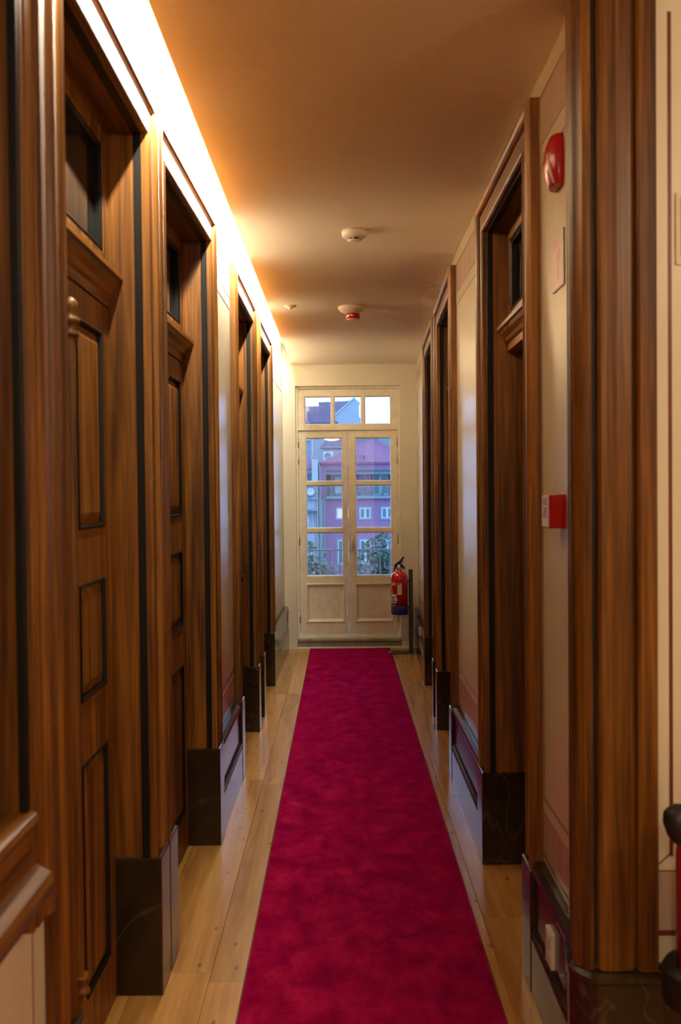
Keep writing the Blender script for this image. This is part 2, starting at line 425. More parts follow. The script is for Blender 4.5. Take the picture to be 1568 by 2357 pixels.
# ------------------------------------------------------------------ doors
CPROF = [(0, -.058), (0, -.020), (.004, -.013), (.011, -.011), (.015, -.018), (.020, -.019), (.080, -.019), (.083, -.028), (.092, -.028), (.094, -.014),
         (.099, -.006), (.110, -.002), (.122, -.002), (.131, -.007), (.138, -.016), (.138, -.058)]
def casing(T, t, u0, u1, z0, zt, prof=CPROF, inlay=True, zbL=None, zbR=None, z0far=None):
    n = len(prof)
    z0f = z0 if z0far is None else z0far
    for side in (0, 1):
        s_ = -1 if side == 0 else 1; ue = u0 if side == 0 else u1; zb = z0 if side == 0 else z0f
        m = MB(T); m.loft([[(ue + s_ * w_, d, zb) for w_, d in prof], [(ue + s_ * w_, d, zt + w_) for w_, d in prof]], sm=False)
        o = m.build('jamb_casing', 'wood', t)
        MB(T).box(ue + s_ * .0835, ue + s_ * .0915, -.0275, -.0262, zb, zt + .0875).build('inlay_line', 'ebony_and_shade', o)
    m = MB(T); m.loft([[(u0 - w_, d, zt + w_) for w_, d in prof], [(u1 + w_, d, zt + w_) for w_, d in prof]], sm=False)
    o = m.build('head_casing', 'wood_h', t)
    MB(T).box(u0 - .0835, u1 + .0835, -.0275, -.0262, zt + .0835, zt + .0915).build('inlay_line', 'ebony_and_shade', o)

def door(n, T, u0, u1, pz, hz, label, leafd=-.147, trd=None, knob=False, leaf_detail=True, nearplinth=True):
    uc = (u0 + u1) / 2
    t = thing('door_%d' % n, T(uc, leafd, 0), label, 'door', kind='structure')
    trd = leafd if trd is None else trd
    casing(T, t, u0, u1, pz, hz)
    back = leafd - .05
    # linings
    for s_, ue in ((-1, u0), (1, u1)):
        a, b = sorted((ue, ue + s_ * .03))
        m = MB(T)
        # lining board with a shallow sunk panel rhythm like the real reveals
        m.box(a, b, back, -.060, pz, hz)
        o = m.build('jamb_lining', 'wood', t)
        k = ue - s_ * .004
        a2, b2 = sorted((k, ue + s_ * .01))
        MB(T).box(a2, b2, -.060, -.036, pz, hz).build('ebonised_bead', 'ebony_and_shade', t, .002)
        # stone plinth block clad round the jamb
        a3, b3 = sorted((ue - s_ * .006, ue + s_ * (CW + .012)))
        m = MB(T); m.box(a3, b3, back, 0, 0, pz)
        pb = m.build('plinth_block', 'stone', t, .006, 2)
    MB(T).box(u0, u1, back, -.060, hz, hz + .03).build('head_lining', 'wood_h', t)
    MB(T).box(u0 + .004, u1 - .004, -.060, -.036, hz - .004, hz + .01).build('ebonised_bead', 'ebony_and_shade', t)
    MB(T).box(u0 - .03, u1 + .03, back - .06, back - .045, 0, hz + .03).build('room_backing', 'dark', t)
    # transom bar with cornice moulding
    z0, z1 = 2.185, 2.300
    tb = trd
    prof = [(tb - .045, z0), (tb + .006, z0), (tb + .006, z0 + .030), (tb + .014, z0 + .038), (tb + .020, z0 + .052), (tb + .036, z0 + .066), (tb + .042, z0 + .080),
            (tb + .050, z0 + .084), (tb + .050, z0 + .100), (tb + .040, z0 + .106), (tb + .012, z1), (tb - .045, z1)]
    MB(T).prism(prof, lambda d, z, u: (u, d, z), u0 - .001, u1 + .001).build('transom_bar', 'wood_h', t)
    # transom light
    fr = thing_part('transom_light', t)
    MB(T).ring(u0, u1, z1, hz, [(0, tb - .04), (0, tb + .002), (.045, tb + .002), (.050, tb - .006), (.050, tb - .04)]).build('sash_frame', 'wood', fr)
    MB(T).ring(u0 + .05, u1 - .05, z1 + .05, hz - .05, [(0, tb - .03), (0, tb - .002), (.008, tb + .001), (.016, tb - .006), (.016, tb - .03)]).build('glazing_bead', 'ebony_and_shade', fr)
    MB(T).box(u0 + .06, u1 - .06, tb - .028, tb - .022, z1 + .06, hz - .06).build('pane', 'dark_glass', fr)
    # leaves
    zt = 2.183
    for s_ in (0, 1):
        a, b = (u0 + .002, uc - .0015) if s_ == 0 else (uc + .0015, u1 - .002)
        lf = thing_part('door_leaf', t)
        m = MB(T); m.box(a, b, leafd - .04, leafd - .012, .006, zt)
        pan = [(.17, .84), (1.015, 1.345), (1.50, 2.095)]
        st = .085
        m.box(a, a + st, leafd - .012, leafd, .006, zt); m.box(b - st, b, leafd - .012, leafd, .006, zt)
        zz = [.006] + [x for p in pan for x in p] + [zt]
        for q in range(0, len(zz), 2): m.box(a + st, b - st, leafd - .012, leafd, zz[q], zz[q + 1])
        m.build('stile_and_rail_frame', 'wood', lf)
        if leaf_detail:
            for p0, p1 in pan:
                MB(T).ring(a + st, b - st, p0, p1, [(0, leafd - .012), (0, leafd + .002), (.006, leafd + .005), (.012, leafd - .004), (.014, leafd - .012)]).build('panel_moulding', 'ebony_and_shade', lf)  # black colour paints in the shade of the grooves round the panels
                q0, q1, r0, r1 = a + st + .018, b - st - .018, p0 + .018, p1 - .018
                e = .028
                m = MB(T)
                o_ = [(q0, leafd - .012, r0), (q1, leafd - .012, r0), (q1, leafd - .012, r1), (q0, leafd - .012, r1)]
                i_ = [(q0 + e, leafd - .001, r0 + e), (q1 - e, leafd - .001, r0 + e), (q1 - e, leafd - .001, r1 - e), (q0 + e, leafd - .001, r1 - e)]
                m.loft([o_, i_], sm=False).build('raised_panel', 'wood', lf)
        if knob and s_ == 1:
            k = uc + .07
            kb = MB(T); kb.lathe([(.026, 0), (.026, .006), (.010, .008), (.009, .038), (.016, .044), (.026, .056), (.027, .066), (.020, .076), (.001, .080)], (k, leafd, 1.065), 'y', 16)
            kb.build('knob', 'iron', lf)
            MB(T).box(k - .02, k + .02, leafd, leafd + .003, .94, 1.11).build('lock_plate', 'iron', lf, .001)
    # astragal over the meeting stiles, with turned finials
    ast = thing_part('astragal', t)
    m = MB(T); m.prism([(uc - .020, leafd), (uc - .018, leafd + .012), (uc - .010, leafd + .020), (uc + .010, leafd + .020), (uc + .018, leafd + .012), (uc + .020, leafd)], lambda u, d, z: (u, d, z), .30, 2.02).build('astragal_shaft', 'wood', ast)
    MB(T).box(uc - .026, uc - .020, leafd, leafd + .008, .30, 2.02).build('ebonised_fillet', 'ebony_and_shade', ast)
    MB(T).box(uc + .020, uc + .026, leafd, leafd + .008, .30, 2.02).build('ebonised_fillet', 'ebony_and_shade', ast)
    MB(T).lathe([(.022, 0), (.024, .012), (.016, .020), (.018, .034), (.026, .040), (.026, .050), (.015, .056), (.014, .066), (.022, .080), (.020, .094), (.010, .104), (.001, .110)], (uc, leafd + .010, 2.02), 'z', 14).build('finial', 'wood', ast)
    MB(T).lathe([(.001, -.110), (.010, -.104), (.020, -.094), (.022, -.080), (.014, -.066), (.015, -.056), (.026, -.050), (.026, -.040), (.018, -.034), (.016, -.020), (.024, -.012), (.022, 0)], (uc, leafd + .010, .30), 'z', 14).build('finial', 'wood', ast)
    return t
def thing_part(name, parent):
    o = bpy.data.objects.new(name, None); COL.objects.link(o); o.parent = parent; o.empty_display_size = .05
    return o

lab_l = ['tall dark wooden double door nearest the camera on the left, with turned finial',
         'second panelled wooden double door on the left, next to the marble skirting',
         'third wooden doorway on the left with a black knob',
         'fourth and farthest wooden doorway on the left, beside the third']
lab_r = ['nearest wooden doorway on the right beside the red call point, with glazed transom',
         'middle wooden doorway on the right with a black knob',
         'farthest wooden doorway on the right near the fire extinguisher']
for i, (a, b) in enumerate(LD):
    door(i + 1, TL, a, b, PZL, HZL, lab_l[i], knob=(i == 2), leafd=-.147 if i < 2 else -.135)
for i, (a, b) in enumerate(RD):
    door(i + 5, TR, a, b, PZR, HZR, lab_r[i], leafd=-.30 if i == 0 else -.135, trd=-.125 if i == 0 else None, knob=(i == 1))

# ------------------------------------------------------------------ interior window with sill, nearest on the left
t = thing('window_1', TL(1.4, DWALL, 0), 'wooden framed interior window with deep moulded sill at the left edge', 'window', kind='structure')
u0, u1 = WIN
WPROF = [(.012, -.058), (.012, -.014), (.014, -.006), (.030, -.006), (.036, -.012), (.040, -.004), (.075, -.004), (.078, -.014), (.088, -.014), (.092, -.002), (.104, .004), (.130, .004), (.140, -.004), (.19, -.010), (.19, -.058)]
casing(TL, t, u0, u1, .77, 2.70, WPROF)
for s_, ue in ((-1, u0), (1, u1)):
    a, b = sorted((ue, ue + s_ * .03))
    MB(TL).box(a, b, -.25, -.024, .99, 2.70).build('jamb_lining', 'wood', t)
    a, b = sorted((ue - s_ * .006, ue + s_ * .01))
    MB(TL).box(a, b, -.024, -.007, 1.005, 2.70).build('ebonised_bead', 'ebony_and_shade', t, .002)
MB(TL).box(u0, u1, -.25, -.060, 2.70, 2.73).build('head_lining', 'wood_h', t)
MB(TL).ring(u0, u1, 1.0, 2.70, [(0, -.21), (0, -.17), (.07, -.17), (.075, -.18), (.075, -.21)]).build('sash_frame', 'wood', t)
MB(TL).box(u0 + .07, u1 - .07, -.195, -.19, 1.07, 2.63).build('pane', 'dark_glass', t)
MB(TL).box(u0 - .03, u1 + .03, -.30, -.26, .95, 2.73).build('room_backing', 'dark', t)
sp = [(-.25, .965), (-.25, 1.005), (-.008, 1.005), (.004, 1.000), (.008, .990), (.004, .980), (-.006, .974), (-.006, .965)]
MB(TL).prism(sp, lambda d, z, u: (u, d, z), u0 - .03, u1 + .012).build('sill_board', 'wood_h', t)
ap = [(DWALL, .775), (DWALL + .012, .775), (DWALL + .022, .790), (DWALL + .040, .805), (.012, .822), (.026, .842), (.030, .862), (.024, .882), (.006, .892), (-.004, .900), (-.010, .968), (DWALL, .968)]
MB(TL).prism(ap, lambda d, z, u: (u, d, z), u0 - .08, u1 + .030).build('apron_moulding', 'wood_h', t)
# painted frame under the sill
for z0_, z1_, mt in ((.500, .506, 'redline'), (.405, .4085, 'line')):
    MB(TL).box(.9, 2.03, DWALL, DWALL + .0013, z0_, z1_).build('painted_line', mt, wl)
MB(TL).box(1.985, 1.989, DWALL, DWALL + .0013, .506, .775).build('painted_line', 'line', wl)
MB(TL).prism([(1.985, .506), (1.989, .504), (2.03, .452), (2.027, .450)], lambda a, b, d: (a, d, b), DWALL, DWALL + .0012).build('painted_line', 'line', wl)
MB(TL).box(.9, 2.03, DWALL, DWALL + .0008, .20, .405).build('painted_band', 'band', wl)

# ------------------------------------------------------------------ wooden pilaster on the right corner
t = thing('trim_1', (.68, 2.54, 0), 'fluted dark wood pilaster on a marble base at the right foreground', 'pilaster', kind='structure')
pp = [(.66, 2.745), (.622, 2.745), (.618, 2.735), (.616, 2.712), (.611, 2.700), (.609, 2.680), (.604, 2.668), (.6005, 2.650), (.6015, 2.636), (.597, 2.626), (.591, 2.612), (.588, 2.596), (.592, 2.586), (.588, 2.576), (.584, 2.562), (.583, 2.546), (.588, 2.532), (.597, 2.524), (.602, 2.516),
      (.606, 2.505), (.616, 2.500), (.626, 2.500), (.630, 2.512), (.638, 2.514), (.642, 2.504), (.650, 2.497), (.664, 2.494), (.690, 2.494), (.712, 2.497), (.726, 2.500), (.731, 2.514), (.736, 2.514), (.738, 2.494), (.745, 2.488), (.780, 2.488), (.788, 2.494), (.790, 2.504), (.790, 2.60), (.66, 2.60)]
MB().prism(pp, lambda a, b, z: (a, b, z), PZR - .01, CEIL).build('fluted_shaft', 'wood', t)
MB().box(.628, .6365, 2.5085, 2.516, PZR, CEIL - .01).build('ebonised_fillet', 'ebony_and_shade', t)
bp = [(.66, 2.760), (.612, 2.760), (.598, 2.700), (.588, 2.640), (.579, 2.590), (.576, 2.556), (.585, 2.528), (.597, 2.503), (.612, 2.487), (.630, 2.480), (.70, 2.479), (.795, 2.477), (.800, 2.482), (.800, 2.60), (.66, 2.60)]
def offs(poly, k):
    c = (.68, 2.62); out = []
    for a, b in poly: out.append((a + (k if a < c[0] else -k), b + (k if b < c[1] else 0)))
    return out
m = MB(); hb = PZR - .012
m.loft([[(a, b, 0) for a, b in bp], [(a, b, hb - .028) for a, b in bp], [(a, b, hb - .022) for a, b in offs(bp, -.004)], [(a, b, hb - .008) for a, b in offs(bp, -.004)], [(a, b, hb) for a, b in offs(bp, .006)]], sm=False)
m.build('plinth_block', 'stone', t)
t = thing('baseboard_hall', (1.9, 2.52, 0), 'dark marble skirting along the hall wall', 'skirting', kind='structure')
MB().prism([(.02, 0), (-.035, 0), (-.035, .17), (-.028, .20), (-.020, .34), (-.030, .36), (-.02, .385), (.02, .385)], lambda a, z, x: (x, 2.54 + a, z), .80, 3.1).build('stone_skirting', 'stone', t)

# ------------------------------------------------------------------ glazed double door to the balcony
Y0 = 10.215
t = thing('door_8', ((OX0 + OX1) / 2, Y0, 0), 'cream painted glazed double door with transom panes to the balcony', 'door', kind='structure')
def TY(u, d, z): return (u, Y0 - d, z)       # d towards the camera
MB(TY).ring(OX0, OX1, .10, OZ1, [(0, -.07), (0, .012), (.022, .012), (.026, .004), (.026, -.07)]).build('door_frame', 'doorpaint', t)
MB(TY).box(OX0 + .02, OX1 - .02, -.06, .018, 2.226, 2.244).build('transom_rail', 'doorpaint', t, .003)
def sash(parent, name, a, b, z0, z1, cols, rows, panel=None):
    lf = thing_part(name, parent)
    m = MB(TY)
    us = [a] + [x for c in cols for x in c] + [b]
    zs = [z0] + [x for r in rows for x in r] + [z1]
    for q in range(0, len(us), 2): m.box(us[q], us[q + 1], -.05, 0, z0, z1)
    for c in cols:
        for q in range(0, len(zs), 2): m.box(c[0], c[1], -.05, 0, zs[q], zs[q + 1])
    m.build('sash_frame', 'doorpaint', lf, .0015)
    for c in cols:
        for r in rows:
            if panel and r == panel:
                MB(TY).box(c[0], c[1], -.03, -.020, r[0], r[1]).build('sunk_panel', 'doorpaint', lf)
                MB(TY).ring(c[0] - .012, c[1] + .012, r[0] - .012, r[1] + .012, [(0, 0), (0, .006), (.008, .010), (.018, .006), (.030, -.012), (.034, -.020), (.012, -.020), (.012, 0)]).build('panel_moulding', 'doorpaint', lf)
                continue
            MB(TY).ring(c[0], c[1], r[0], r[1], [(0, -.045), (0, -.004), (.006, -.006), (.010, -.020), (.010, -.045)]).build('glazing_bead', 'doorpaint', lf)
            MB(TY).box(c[0] + .004, c[1] - .004, -.026, -.022, r[0] + .004, r[1] - .004).build('pane', 'glass', lf)
    return lf
R4 = [(.275, .653), (.738, 1.187), (1.227, 1.670), (1.706, 2.153)]
sash(t, 'transom_light', OX0 + .028, OX1 - .028, 2.246, 2.646, [(-.371, -.096), (-.069, .212), (.241, .511)], [(2.286, 2.577)])
la = sash(t, 'door_leaf', OX0 + .028, .064, .148, 2.224, [(-.362, .015)], R4, R4[0])
lb = sash(t, 'door_leaf', .068, OX1 - .028, .148, 2.224, [(.143, .511)], R4, R4[0])
MB(TY).box(.058, .062, .0005, .004, .16, 2.22).build('meeting_bead', 'doorpaint', la)
hb_ = MB(TY); hb_.box(.094, .116, 0, .006, 1.00, 1.16); hb_.tube([(.105, .006, 1.13), (.105, .040, 1.13), (.105, .046, 1.12), (.105, .046, 1.02)], .009, 10)
hb_.build('lever_handle', 'doorpaint', lb)
for lf, x in ((la, OX0 + .024), (lb, OX1 - .024)):
    for z in (.31, 1.11, 1.93, 2.10):
        m = MB(TY); m.box(x - .011, x + .011, .001, .004, z - .045, z + .045); m.lathe([(.006, -.05), (.006, .05)], (x, .008, z), 'z', 8)
        m.build('hinge', 'chrome', lf)
MB(TY).box(OX0 + .03, OX1 - .03, -.03, .004, .102, .146).build('bottom_rail', 'doorpaint', t, .003)
t = thing('trim_2', (.07, YEND, 0), 'worn granite threshold step below the glazed door', 'threshold', kind='structure')
MB().box(OX0 + .001, OX1 - .001, YEND + .004, YEND + .30, -.02, .070).build('step_riser', 'granite', t, .004)
MB().box(OX0 + .001, OX1 - .001, YEND - .004, YEND + .33, .072, .100).build('step_tread', 'granite', t, .006, 2)
MB().box(OX0 + .001, OX1 - .001, YEND - .012, YEND + .003, -.001, .022).build('painted_bead', 'doorpaint', t, .003)
# white skirting of the end wall
MB().box(OX1 + .002, .69, YEND - .012, YEND, 0, .05).build('painted_bead', 'doorpaint', we)

# ------------------------------------------------------------------ runner carpet
t = thing('carpet_runner', (.074, 6, 0), 'long crimson cut-pile carpet runner down the corridor floor', 'carpet')
m = MB()
nx, ny = 24, 280; X0, X1, YA, YB = -.328, .476, .2, 10.12
rows = []
for j in range(ny + 1):
    y = YA + (YB - YA) * j / ny
    rows.append([(X0 + (X1 - X0) * i / nx, y, .0100 + random.uniform(-.0005, .0005) + .0004 * math.sin(y * 9 + i)) for i in range(nx + 1)])
m.loft(rows, cap=False, close=False)
m.box(X0, X1, YA, YB, .0005, .0085)
m.build('pile', 'carpet', t)
MB().box(-.334, X0 + .001, YA, YB, .0005, .0098).build('edge_binding', 'binding', t, .002)
MB().box(X1 - .001, .482, YA, YB, .0005, .0098).build('edge_binding', 'binding', t, .002)
MB().box(-.334, .482, YB, YB + .006, .0005, .0098).build('edge_binding', 'binding', t, .002)

# ------------------------------------------------------------------ ceiling fittings
m = MB().box(-.4945, -.4935, 1.95, 9.90, CEIL + .004, CEIL + .030)
tag(m.build('led_strip', 'led'), 'thin warm led strip along the ceiling slot on the left', 'led strip')
t = thing('smoke_detector', (.075, 4.97, CEIL), 'round white smoke detector nearest on the ceiling', 'detector')
MB().lathe([(.062, 0), (.063, -.012), (.060, -.028), (.050, -.036), (.034, -.038)], (.075, 4.97, CEIL), 'z', 32).build('housing', 'white', t)
MB().lathe([(.030, -.036), (.030, -.046)], (.075, 4.97, CEIL), 'z', 24).build('chamber', 'black', t)
MB().lathe([(.034, -.046), (.033, -.050), (.020, -.054), (.001, -.055)], (.075, 4.97, CEIL), 'z', 24).build('cap', 'white', t)
for k in range(6):
    a = 2 * PI * k / 6 + .3; cx_, cy_ = .075 + .032 * math.cos(a), 4.97 + .032 * math.sin(a)
    MB().box(cx_ - .003, cx_ + .003, cy_ - .003, cy_ + .003, CEIL - .047, CEIL - .036).build('rib', 'white', t)
t = thing('beacon', (.083, 7.0, CEIL), 'white dish ceiling beacon with red ring beneath', 'alarm beacon')
MB().lathe([(.094, 0), (.097, -.006), (.090, -.020), (.070, -.038), (.045, -.050), (.020, -.054)], (.083, 7.0, CEIL), 'z', 40).build('dish', 'white', t)
MB().lathe([(.046, -.050), (.047, -.054), (.047, -.084), (.045, -.086)], (.09, 7.0, CEIL), 'z', 32).build('red_ring', 'red', t)
MB().lathe([(.043, -.086), (.041, -.092), (.020, -.097), (.001, -.098)], (.09, 7.0, CEIL), 'z', 24).build('lens', 'white', t)
t = thing('ceiling_sensor', (-.345, 6.94, CEIL), 'small flat white ceiling sensor close to the light slot', 'sensor')
MB().lathe([(.042, 0), (.042, -.004), (.034, -.010), (.018, -.012)], (-.345, 6.94, CEIL), 'z', 28).build('flange', 'white', t)
MB().lathe([(.018, -.010), (.017, -.018), (.010, -.024), (.001, -.025)], (-.345, 6.94, CEIL), 'z', 20).build('lens', 'white', t)
lx, ly = 1.95, .75  # globe lamp added out of view to light the pilaster and hall wall
t = thing('unseen_hall_lamp', (lx, ly, CEIL), 'unseen opal globe lamp added in the hall right of the corridor mouth', 'lamp')
MB().lathe([(.09, 0), (.09, -.02), (.03, -.03), (.03, -.06)], (lx, ly, CEIL), 'z', 24).build('ceiling_rose', 'chrome', t)
MB().lathe([(.03, -.06), (.10, -.09), (.14, -.15), (.15, -.20), (.13, -.27), (.08, -.33), (.001, -.35)], (lx, ly, CEIL), 'z', 16).build('globe', 'globe', t)
lx, ly = -.20, -1.3
t = thing('unseen_hall_lamp', (lx, ly, CEIL), 'flush opal dish ceiling lamp in the hall behind the camera', 'lamp')
MB().lathe([(.23, 0), (.23, -.02), (.21, -.022)], (lx, ly, CEIL), 'z', 28).build('ceiling_rim', 'chrome', t)
MB().lathe([(.21, -.02), (.215, -.06), (.20, -.11), (.15, -.15), (.08, -.17), (.001, -.175)], (lx, ly, CEIL), 'z', 20).build('diffuser', 'dish', t)

# ------------------------------------------------------------------ things on the right wall
t = thing('alarm_sounder', TR(2.86, DWALL, 2.53), 'oval red alarm sounder high on the right wall', 'alarm')
m = MB(TR); rings = []
HH = .070
for k in range(13):
    q = -1 + 2 * k / 12; z = 2.528 + q * HH
    dep = .046 * (1 - .36 * abs(q) ** 2.2); wd = .056 * (1 - .16 * abs(q) ** 3)
    rg = []
    for j in range(13):
        a = PI * j / 12
        rg.append((2.86 - wd * math.cos(a), DWALL + dep * max(0, math.sin(a)) ** .7, z))
    rings.append(rg)
m.loft(rings); m.build('housing', 'red', t)
m = MB(TR); path = []
for k in range(9):
    q = -.95 + 1.15 * k / 8; a = PI * (.30 + .06 * q)
    dep = .0465 * (1 - .36 * abs(q) ** 2.2); wd = .0565 * (1 - .16 * abs(q) ** 3)
    path.append((2.86 - wd * math.cos(a), DWALL + dep * math.sin(a) ** .7 + .0005, 2.528 + q * HH))
m.tube(path, .0042, 6); m.build('white_trim', 'white', t)
MB(TR).lathe([(.007, 0), (.006, .004), (.001, .006)], (2.875, DWALL + .040, 2.565), 'y', 12).build('indicator', 'chrome', t)

t = thing('alarm_sign', TR(2.88, DWALL, 2.25), 'small faded red sign plate below the alarm sounder', 'sign')
MB(TR).box(2.808, 2.950, DWALL, DWALL + .003, 2.178, 2.330).build('sign_plate', 'signpink', t)
MB(TR).box(2.812, 2.946, DWALL + .003, DWALL + .0034, 2.300, 2.318).build('header_print', 'signred', t)
m = MB(TR); m.lathe([(.020, 0), (.020, .0005)], (2.880, DWALL + .003, 2.272), 'y', 18); m.box(2.872, 2.888, DWALL + .003, DWALL + .0035, 2.205, 2.250); m.build('pictogram', 'signred', t)
MB(TR).box(2.805, 2.808, DWALL, DWALL + .0035, 2.178, 2.333).box(2.805, 2.950, DWALL, DWALL + .0035, 2.175, 2.178).build('plate_edge', 'stand', t)

t = thing('call_point', TR(2.845, DWALL, 1.54), 'red fire alarm call point box on the right wall', 'call point')
MB(TR).box(2.800, 2.893, DWALL, DWALL + .008, 1.490, 1.588).build('back_box', 'red', t, .002)
MB(TR).box(2.802, 2.891, DWALL + .008, DWALL + .048, 1.492, 1.586).build('housing', 'red', t, .003)
MB(TR).box(2.806, 2.887, DWALL + .048, DWALL + .0515, 1.548, 1.583).box(2.806, 2.887, DWALL + .048, DWALL + .0515, 1.495, 1.520).box(2.806, 2.818, DWALL + .048, DWALL + .0515, 1.52, 1.548).box(2.875, 2.887, DWALL + .048, DWALL + .0515, 1.52, 1.548).build('front_label', 'white', t, .001)
m = MB(TR); m.box(2.818, 2.875, DWALL + .048, DWALL + .0498, 1.520, 1.548); m.build('press_panel', 'red', t)
MB(TR).box(2.826, 2.836, DWALL + .0515, DWALL + .0520, 1.556, 1.576).box(2.856, 2.866, DWALL + .0515, DWALL + .0520, 1.556, 1.576).build('arrow_print', 'redline', t)

def socket(T, u, d, z0, z1, w_, label, double=True):
    t = thing('wall_socket', T(u, d, (z0 + z1) / 2), label, 'socket')
    MB(T).box(u - w_ / 2, u + w_ / 2, d - .02, d + .012, z0, z1).build('socket_plate', 'white', t, .003)
    n = 2 if double else 1
    for k in range(n):
        zc = z0 + (z1 - z0) * (k + .5) / n
        m = MB(T); m.lathe([(.019, .012), (.019, .0135), (.017, .0135), (.016, .0125)], (u, d, zc), 'y', 20); m.build('outlet', 'white', t)
        MB(T).lathe([(.0025, .0125), (.0025, .0130)], (u - .009, d, zc), 'y', 8).lathe([(.0025, .0125), (.0025, .0130)], (u + .009, d, zc), 'y', 8).build('pin_hole', 'ink', t)
    return t
socket(TR, 2.872, -.013, .222, .326, .075, 'white double socket on the near right marble skirting')
socket(TR, 9.18, -.013, .275, .345, .09, 'small white socket on the far right skirting by the extinguisher', False)
t = thing('switch_plate', TR(9.70, DWALL, 2.19), 'small pale plate high on the right wall near the glazed door', 'plate')
MB(TR).box(9.63, 9.77, DWALL, DWALL + .006, 2.12, 2.265).build('plate', 'white', t, .002)
MB(TR).box(9.645, 9.755, DWALL + .006, DWALL + .0068, 2.135, 2.25).build('inner_field', 'signglow', t)

# ------------------------------------------------------------------ extinguishers
def extinguisher(name, x, y, zb, label, postx, posty, posth, base_x0, footlabel, detail=True, rot=0.0, skirt='blue', r=.083, sk=1.0):
    t = thing(name, (x, y, zb), label, 'extinguisher')
    H_ = .455
    MB().lathe([(r, .085), (r, .355), (r * .97, .375), (r * .85, .398), (r * .6, .416), (r * .32, .424), (r * .28, .445)], (x, y, zb), 'z', 40).build('cylinder', 'redpaint', t)
    MB().lathe([(r * .90 * sk, 0), (r * sk, .006), (r * 1.02 * sk, .078), (r * .96 * sk, .090), (r * .9, .094)], (x, y, zb), 'z', 40).build('base_skirt', skirt, t)
    MB().lathe([(.020, .440), (.024, .446), (.024, .468), (.018, .474), (.018, .490)], (x, y, zb), 'z', 20).build('valve_body', 'chrome', t)
    # squeeze levers rising to the right, pin and gauge
    ca, sa = math.cos(rot), math.sin(rot)
    def lv(p): return (x + p[0] * ca - p[1] * sa, y + p[0] * sa + p[1] * ca, zb + p[2])
    m = MB(); m.tube([lv((-.045, 0, .450)), lv((-.040, 0, .475)), lv((-.015, 0, .500)), lv((.015, 0, .520)), lv((.030, 0, .550)), lv((.048, 0, .566))], [.010, .014, .016, .015, .013, .006], 10); m.build('upper_lever', 'black', t)
    m = MB(); m.tube([lv((-.020, 0, .478)), lv((.020, 0, .488)), lv((.045, 0, .462)), lv((.050, 0, .445))], [.012, .014, .012, .007], 10); m.build('carry_handle', 'black', t)
    m = MB(); m.tube([lv((.020, .0, .515)), lv((.052, 0, .515))], .0025, 6); m.build('safety_pin', 'chrome', t)
    m = MB(); m.tube([lv((.01, -.02, .462)), lv((-.03, -.03, .470)), lv((-.060, -.025, .445))] if not detail else [lv((-.02, .015, .462)), lv((-.045, .05, .45)), lv((-.05, .086, .38)), lv((-.045, .095, .20))], .010, 10); m.build('hose', 'black', t)
    if detail:
        def patch(name, a0, a1, z0, z1, mt, rr=r + .0008, parent=t):
            m = MB(); nn = 10; rg = []
            for zz in (z0, z1): rg.append([(x + rr * math.cos(a0 + (a1 - a0) * k / nn), y + rr * math.sin(a0 + (a1 - a0) * k / nn), zb + zz) for k in range(nn + 1)])
            i0 = m.pts(rg[0]); j0 = m.pts(rg[1])
            for k in range(nn): m.face([i0 + k, i0 + k + 1, j0 + k + 1, j0 + k], True)
            return m.build(name, mt, parent)
        A = math.radians
        lb = patch('inspection_label', A(-107), A(-77), .200, .312, 'paper')
        patch('label_print', A(-104), A(-88), .300, .308, 'ink', r + .0012, lb)
        for z in (.285, .272, .262, .246, .232, .222): patch('label_print', A(-105), A(-105 + random.uniform(12, 24)), z, z + .0022, 'line', r + .0012, lb)
        for k, z in enumerate((.318, .300, .270, .252, .234, .216)):
            patch('instruction_print', A(-168), A(-168 + (48 if k < 2 else 24)), z - (.008 if k < 2 else .004), z, 'paper')
        patch('pictogram_print', A(-160), A(-112), .178, .205, 'paper')
        patch('pictogram_print', A(-163), A(-145), .135, .172, 'paper'); patch('pictogram_print', A(-138), A(-108), .138, .172, 'paper')
        patch('pictogram_print', A(-163), A(-112), .118, .130, 'paper')
        m = MB(); rg = []
        for k in range(24):
            a = 2 * PI * k / 24; an = A(-139) + .30 * math.cos(a); rg.append((x + (r + .001) * math.cos(an), y + (r + .001) * math.sin(an), zb + .108 + .022 * math.sin(a)))
        i0 = m.pts(rg); m.face([i0 + k for k in range(24)]); em = m.build('round_emblem', 'paper', t)
        patch('emblem_print', A(-150), A(-129), .098, .118, 'ink', r + .0016, em)
    # stand
    s_ = thing(name.replace('fire_extinguisher', 'extinguisher_stand'), (postx, posty, 0), footlabel, 'stand')
    MB().box(postx - .021, postx + .021, posty - .010, posty + .010, .012, posth).build('post', 'stand', s_, .002)
    MB().box(min(base_x0, postx + .03), max(base_x0, postx + .03), posty - .05, posty + .10, 0.0005, .012).build('foot_plate', 'stand', s_, .003)
    for z in (zb + .07, zb + .33):
        m = MB(); sg = 1 if postx > x else -1
        m.tube([(postx - sg * .018, posty, z), (x + sg * (r + .012), y - .015, z), (x + sg * (r + .001), y - .03, z - .003)], .008, 8); m.build('bracket', 'black', s_)
    return t
extinguisher('fire_extinguisher', .560, 9.83, .388, 'red fire extinguisher with blue base hanging on a stand beside the glazed door', .672, 9.83, .83, .445, 'dark metal extinguisher stand with foot plate beside the glazed door', rot=0)
extinguisher('fire_extinguisher', .872, 2.36, .37, 'red fire extinguisher cut off by the right picture edge', .99, 2.36, .95, .70, 'dark extinguisher stand beyond the right picture edge', detail=False, skirt='black', r=.082, sk=1.38)
o = MB(); o.lathe([(.001, -.045), (.020, -.044), (.034, -.036), (.040, -.015), (.038, .015), (.030, .034), (.012, .044), (.001, .045)], (0, 0, 0), 'z', 24)
